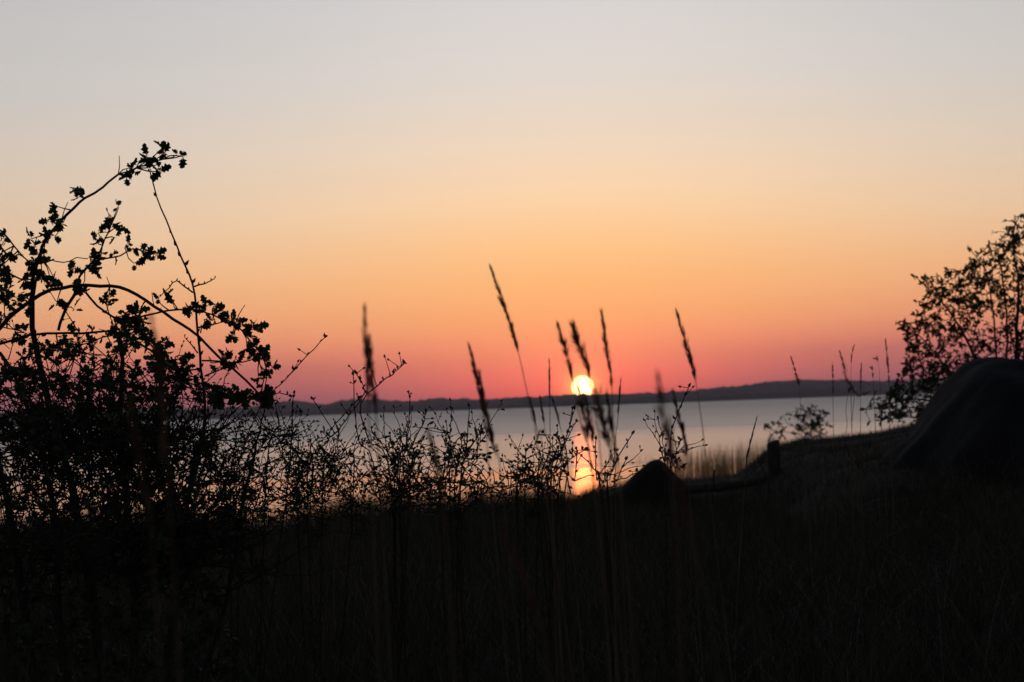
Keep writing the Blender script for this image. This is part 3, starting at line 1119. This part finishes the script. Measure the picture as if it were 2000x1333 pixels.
# (label, tip-to-lower points, distance, head length in metres, head half-width in metres)
STALKS = [
    ('thick blurred grass stalk with a tall head, leftmost to rise above the far hills', [(713, 630), (716, 700), (719, 780), (722, 860), (726, 960)], 2.6, 0.085, 0.0034),
    ('second blurred stalk close against the thick one left of the open water', [(723, 688), (727, 740), (734, 800), (738, 880), (744, 960)], 2.7, 0.075, 0.0044),
    ('tallest seeding grass stalk, leaning left high over the hills', [(967, 548), (985, 600), (1003, 652), (1022, 730), (1040, 820), (1056, 905)], 3.6, 0.115, 0.0036),
    ('slender grass stalk leaning left of the tallest stalk, tip just above the ridge', [(920, 690), (933, 745), (943, 800), (950, 850), (955, 910)], 3.5, 0.09, 0.0034),
    ('stalk with a frayed head crossing the water beside the slender leaning one', [(940, 752), (948, 800), (958, 850), (970, 895), (980, 940)], 3.3, 0.10, 0.0050),
    ('shaggy seed head directly over the left rim of the sun', [(1095, 653), (1106, 690), (1116, 730), (1126, 790), (1143, 860), (1160, 960)], 3.4, 0.066, 0.0050),
    ('thickest shaggy seed head, hanging directly over the right rim of the sun', [(1119, 638), (1132, 680), (1150, 725), (1160, 790), (1172, 870), (1180, 960)], 3.3, 0.072, 0.0070),
    ('narrow upright grass stalk just right of the sun', [(1178, 630), (1186, 690), (1194, 745), (1197, 820), (1194, 900), (1192, 960)], 3.5, 0.10, 0.0036),
    ('dark seed head hanging just below the sun over the water', [(1132, 772), (1142, 815), (1148, 855), (1156, 920), (1164, 980)], 3.1, 0.062, 0.0066),
    ('fat blurred seed head below and right of the sun', [(1166, 778), (1178, 820), (1188, 865), (1200, 920), (1212, 980)], 2.9, 0.070, 0.0110),
    ('feathery low seed head between the fat blurred head and the fine stem', [(1190, 800), (1198, 850), (1206, 905), (1214, 970)], 3.2, 0.06, 0.0050),
    ('slim dark seed head hanging over the pink streak in the water', [(1148, 800), (1156, 850), (1163, 905), (1170, 980)], 3.5, 0.055, 0.0040),
    ('isolated tall seed head standing well right of the sun above the ridge', [(1327, 628), (1343, 685), (1357, 735), (1367, 800), (1374, 850), (1380, 910)], 3.8, 0.10, 0.0046),
    ('pale blurred seed head above the earth heap', [(1292, 785), (1300, 840), (1306, 890), (1312, 960)], 2.0, 0.050, 0.0050),
    ('crooked dark seed head over the water right of the earth heap', [(1320, 788), (1330, 830), (1339, 870), (1344, 930)], 3.6, 0.075, 0.0042),
    ('short stalk leaning right above the reeds', [(1476, 824), (1468, 855), (1461, 885), (1455, 940)], 7.5, 0.14, 0.0030),
    ('bare hair-thin grass stem between the tallest stalk and the sun', [(1073, 726), (1074, 800), (1076, 900)], 4.4, 0.05, 0.0014),
    ('short thin stem with small seed tuft beside the tallest stalk at the waterline', [(1040, 800), (1052, 850), (1064, 910)], 4.2, 0.05, 0.0018),
    ('thin pale stem rising from the grass right of the short tufted stem', [(1058, 795), (1066, 850), (1074, 920)], 4.3, 0.05, 0.0018),
    ('thin leaning stem whose tip ends in the water below the sun on the left', [(1085, 800), (1098, 850), (1108, 930)], 4.2, 0.04, 0.0014),
    ('faint thin stem crossing the hills immediately right of the narrow upright stalk', [(1211, 760), (1206, 830), (1202, 920)], 4.4, 0.05, 0.0012),
    ('leaning stalk with a slim head tip above the highest part of the far hills', [(1547, 705), (1556, 735), (1562, 765), (1566, 850)], 12.0, 0.15, 0.0080),
    ('stiff upright stalk over the hills between the leaning one and the nodding heads', [(1626, 715), (1627, 760), (1628, 850)], 12.5, 0.14, 0.0060),
    ('stalk with drooping dark heads left of the open shrub', [(1642, 694), (1648, 715), (1653, 740), (1668, 770), (1664, 850)], 12.0, 0.20, 0.011),
    ('very fine stem with a small tuft highest above the nodding dark heads', [(1667, 680), (1663, 700), (1662, 760), (1664, 850)], 12.5, 0.07, 0.0050),
    ('short upright stalk between the nodding heads and the open shrub', [(1682, 718), (1681, 760), (1681, 850)], 12.5, 0.12, 0.0060),
    ('stiff tall seed head touching the left edge of the open shrub', [(1730, 670), (1733, 705), (1736, 740), (1738, 840)], 13.0, 0.22, 0.0080),
    ('stem with one round tuft left of the open shrub, lower than the next', [(1702, 720), (1705, 735), (1710, 840)], 12.8, 0.05, 0.010),
    ('stem with one round tuft left of the open shrub, higher than the other', [(1711, 702), (1717, 720), (1722, 840)], 12.8, 0.05, 0.010),
    ('dark nodding reed head bending right against the far hills', [(1692, 768), (1675, 772), (1660, 760), (1652, 800), (1652, 850)], 12.2, 0.12, 0.012),
    ('broad pale blurred stalk in front of the hawthorn mass', [(300, 660), (312, 740), (318, 830), (330, 950)], 1.75, 0.07, 0.0026),
    ('pale blurred stalk low in front of the hawthorn twigs', [(258, 815), (272, 900), (288, 1000), (300, 1100)], 1.8, 0.06, 0.0028),
    ('blurred stalk rising out of the grass left of the leafy sprigs', [(846, 880), (856, 925), (864, 980), (872, 1050)], 2.3, 0.05, 0.0040),
    ('faint pale stem standing in the dark grass below the earth heap', [(1213, 1050), (1218, 1140), (1226, 1330)], 3.6, 0.0, 0.0),
    ('faint broad blurred stalk in the dark grass below the wooden log', [(1318, 900), (1345, 1020), (1375, 1160), (1400, 1300)], 1.9, 0.06, 0.0035),
    ('faint blurred stalk in the dark grass under the bank crest', [(1000, 1080), (1030, 1150), (1055, 1230), (1075, 1330)], 2.2, 0.06, 0.0035),
]
for lb, pts, d, hl_, hw in STALKS:
    stalk(lb, pts, d, hl_, hw, stem_r=(0.0028 if d < 2.75 else 0.0019) if d < 6 else 0.004)


# ------------------------------------------------------------------ grass cover and reeds
def blades(name, x, y, z, h, w, lean, mat, label, segs=3):
    n_ = len(x)
    a = RNG.uniform(0, 2 * math.pi, n_)
    dx, dy = np.cos(a), np.sin(a)
    face = RNG.uniform(0, math.pi, n_)
    fx, fy = np.cos(face), np.sin(face)
    rows = []
    for s in range(segs + 1):
        f = s / segs
        cx = x + dx * lean * f ** 1.8
        cy = y + dy * lean * f ** 1.8
        cz = z + h * f - 0.25 * lean * f ** 2.2
        ww = w * (1 - 0.92 * f)
        rows.append(np.stack([cx - fx * ww, cy - fy * ww, cz], 1))
        rows.append(np.stack([cx + fx * ww, cy + fy * ww, cz], 1))
    per = 2 * (segs + 1)
    vv = np.stack(rows, 1).reshape(-1, 3)
    i0 = (np.arange(n_) * per)[:, None]
    quads = np.concatenate([i0 + np.array([[2 * s, 2 * s + 1, 2 * s + 3, 2 * s + 2]]) for s in range(segs)], 0)
    me = bpy.data.meshes.new(name)
    nf = len(quads)
    me.vertices.add(len(vv))
    me.vertices.foreach_set('co', vv.ravel())
    me.loops.add(nf * 4)
    me.loops.foreach_set('vertex_index', quads.ravel().astype(np.int32))
    me.polygons.add(nf)
    me.polygons.foreach_set('loop_start', np.arange(0, nf * 4, 4, dtype=np.int32))
    me.update(calc_edges=True)
    me.validate()
    me.materials.append(mat)
    o = bpy.data.objects.new(name, me)
    COL.objects.link(o)
    return tag(o, label, kind='stuff')


N = 130000
gyv = 2.0 + 28.0 * RNG.random(N) ** 0.75
gxv = (RNG.random(N) * 2 - 1) * (0.30 * gyv + 0.8)
gzv = ground_z(gxv, gyv)
lim = CAM.z - 0.0400 * gyv - gzv                      # how tall the sward grows here
rgt = sstep(0.3, 1.0, gxv) * sstep(9, 16, gyv)
tuft = np.exp(-((gxv / gyv * FOC + 1000 - 900) / 260.0) ** 2)        # ranker grass in the middle of the bank
lim = CAM.z - (0.0345 - 0.003 * tuft - 0.0040 * vnoise(gxv / gyv * 42, gyv * 0.35, 31) - 0.003 * vnoise(gxv / gyv * 19, gyv * 0.3, 37) - 0.003 * vnoise(gxv / gyv * 130, gyv * 0.2, 33)) * gyv - gzv
hh = 0.66 * (1 - rgt) + 0.20 * rgt
hh = np.minimum(hh * RNG.uniform(0.45, 1.3, N) * (1 + 0.3 * vnoise(gxv * 1.7, gyv * 0.8, 21)), np.where(RNG.random(N) < 0.05 + 0.07 * tuft, lim + RNG.random(N) ** 2 * 0.30 * (1 - 0.6 * rgt), lim) * RNG.uniform(0.8, 1.0, N))
hh = np.maximum(hh, 0.08)
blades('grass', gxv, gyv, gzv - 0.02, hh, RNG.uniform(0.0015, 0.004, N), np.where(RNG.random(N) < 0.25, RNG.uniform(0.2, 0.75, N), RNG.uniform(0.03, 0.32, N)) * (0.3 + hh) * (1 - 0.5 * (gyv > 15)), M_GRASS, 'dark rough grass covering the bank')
# thin flowering stems standing above the sward
N = 900
tyv = RNG.uniform(7, 20, N)
txv = at(250, 900, 1).x * tyv + RNG.random(N) * (at(1350, 900, 1).x - at(250, 900, 1).x) * tyv
tzv = ground_z(txv, tyv)
tl = CAM.z - RNG.uniform(0.026, 0.042, N) * tyv - tzv
blades('grass_stems', txv, tyv, tzv - 0.02, np.maximum(tl, .2), RNG.uniform(0.0010, 0.0022, N), RNG.uniform(0.03, 0.5, N), M_STEM, 'thin dry grass stems standing above the sward', 4)
# tufts round the foot of the boulder
N = 2600
tyv = RNG.uniform(13.2, 14.8, N)
txv = RNG.uniform(2.2, 5.5, N)
tzv = ground_z(txv, tyv)
tl = RNG.uniform(0.15, 0.55, N) * (0.75 + 0.5 * vnoise(txv * 3.0, tyv, 61))
blades('grass_tufts', txv, tyv, tzv - 0.02, np.maximum(tl, .1), RNG.uniform(0.002, 0.005, N), RNG.uniform(0.04, 0.4, N), M_GRASS, 'dark tufts of grass round the foot of the boulder')
# broad arching blades of paler grass
N = 2200
tyv = RNG.uniform(7, 15, N)
txv = (RNG.random(N) * 2 - 1) * 0.22 * tyv
tzv = ground_z(txv, tyv)
tl = np.minimum(RNG.uniform(0.35, 0.75, N), CAM.z - 0.05 * tyv - tzv)
blades('arching_grass', txv, tyv, tzv - 0.02, np.maximum(tl, .15), RNG.uniform(0.003, 0.006, N), RNG.uniform(0.2, 0.8, N), M_PALE, 'pale arching grass blades among the dark grass', 7)
# wider, sparser cover to the sides and behind
N = 25000
sx = RNG.uniform(-30, 30, N)
sy = RNG.uniform(-12, 32, N)
keep = (np.abs(sx) > 0.30 * sy + 0.6) | (sy < 2)
keep &= (np.abs(sx) > 0.7) | (np.abs(sy) > 0.7)
sx, sy = sx[keep], sy[keep]
sz = ground_z(sx, sy)
sh_ = RNG.uniform(0.2, 0.6, len(sx))
blades('rough_grass', sx, sy, sz - 0.02, sh_, RNG.uniform(0.002, 0.005, len(sx)), RNG.uniform(0.05, 0.3, len(sx)), M_GRASS, 'dark rough grass to the sides of the view')

# reeds standing in the shallows
N = 2400
ry = RNG.uniform(112, 136, N)
rx0, rx1 = at(1318, 900, 131).x, at(1560, 900, 131).x
rx = RNG.uniform(0, 1, N) ** 0.85 * (rx1 - rx0) + rx0
rh = (1.45 + 0.55 * (rx - rx0) / (rx1 - rx0)) * RNG.uniform(0.7, 1.05, N)
N2 = 70
ry = np.concatenate([ry, RNG.uniform(155, 162, N2)])
rx = np.concatenate([rx, RNG.uniform(at(1235, 890, 158).x, at(1290, 890, 158).x, N2)])
rh = np.concatenate([rh, RNG.uniform(0.35, 0.65, N2)])
blades('reeds', rx, ry, -0.2 + 0 * rx, rh + 0.2, RNG.uniform(0.006, 0.016, len(rx)), RNG.uniform(0, 0.25, len(rx)), M_REED, 'dry reeds standing in the shallows')

# ------------------------------------------------------------------ haze
hz = MB()
x0, x1, y0, y1, z0, z1 = -3600, 3600, -1000, 3700, -4.0, HAZE_TOP
hz.v = [Vector(p) for p in ((x0, y0, z0), (x1, y0, z0), (x1, y1, z0), (x0, y1, z0), (x0, y0, z1), (x1, y0, z1), (x1, y1, z1), (x0, y1, z1))]
hz.f = [(0, 3, 2, 1), (4, 5, 6, 7), (0, 1, 5, 4), (1, 2, 6, 5), (2, 3, 7, 6), (3, 0, 4, 7)]
M_HAZE = bpy.data.materials.new('haze')
M_HAZE.use_nodes = True
hn = M_HAZE.node_tree.nodes
hn.remove(hn['Principled BSDF'])
pv = hn.new('ShaderNodeVolumePrincipled')
pv.inputs['Color'].default_value = (0.86, 0.74, 0.84, 1)
pv.inputs['Density'].default_value = HAZE_D
pv.inputs['Anisotropy'].default_value = 0.3
M_HAZE.node_tree.links.new(pv.outputs[0], hn['Material Output'].inputs['Volume'])
tag(hz.build('haze', M_HAZE), 'thin evening haze over the lake', kind='stuff')
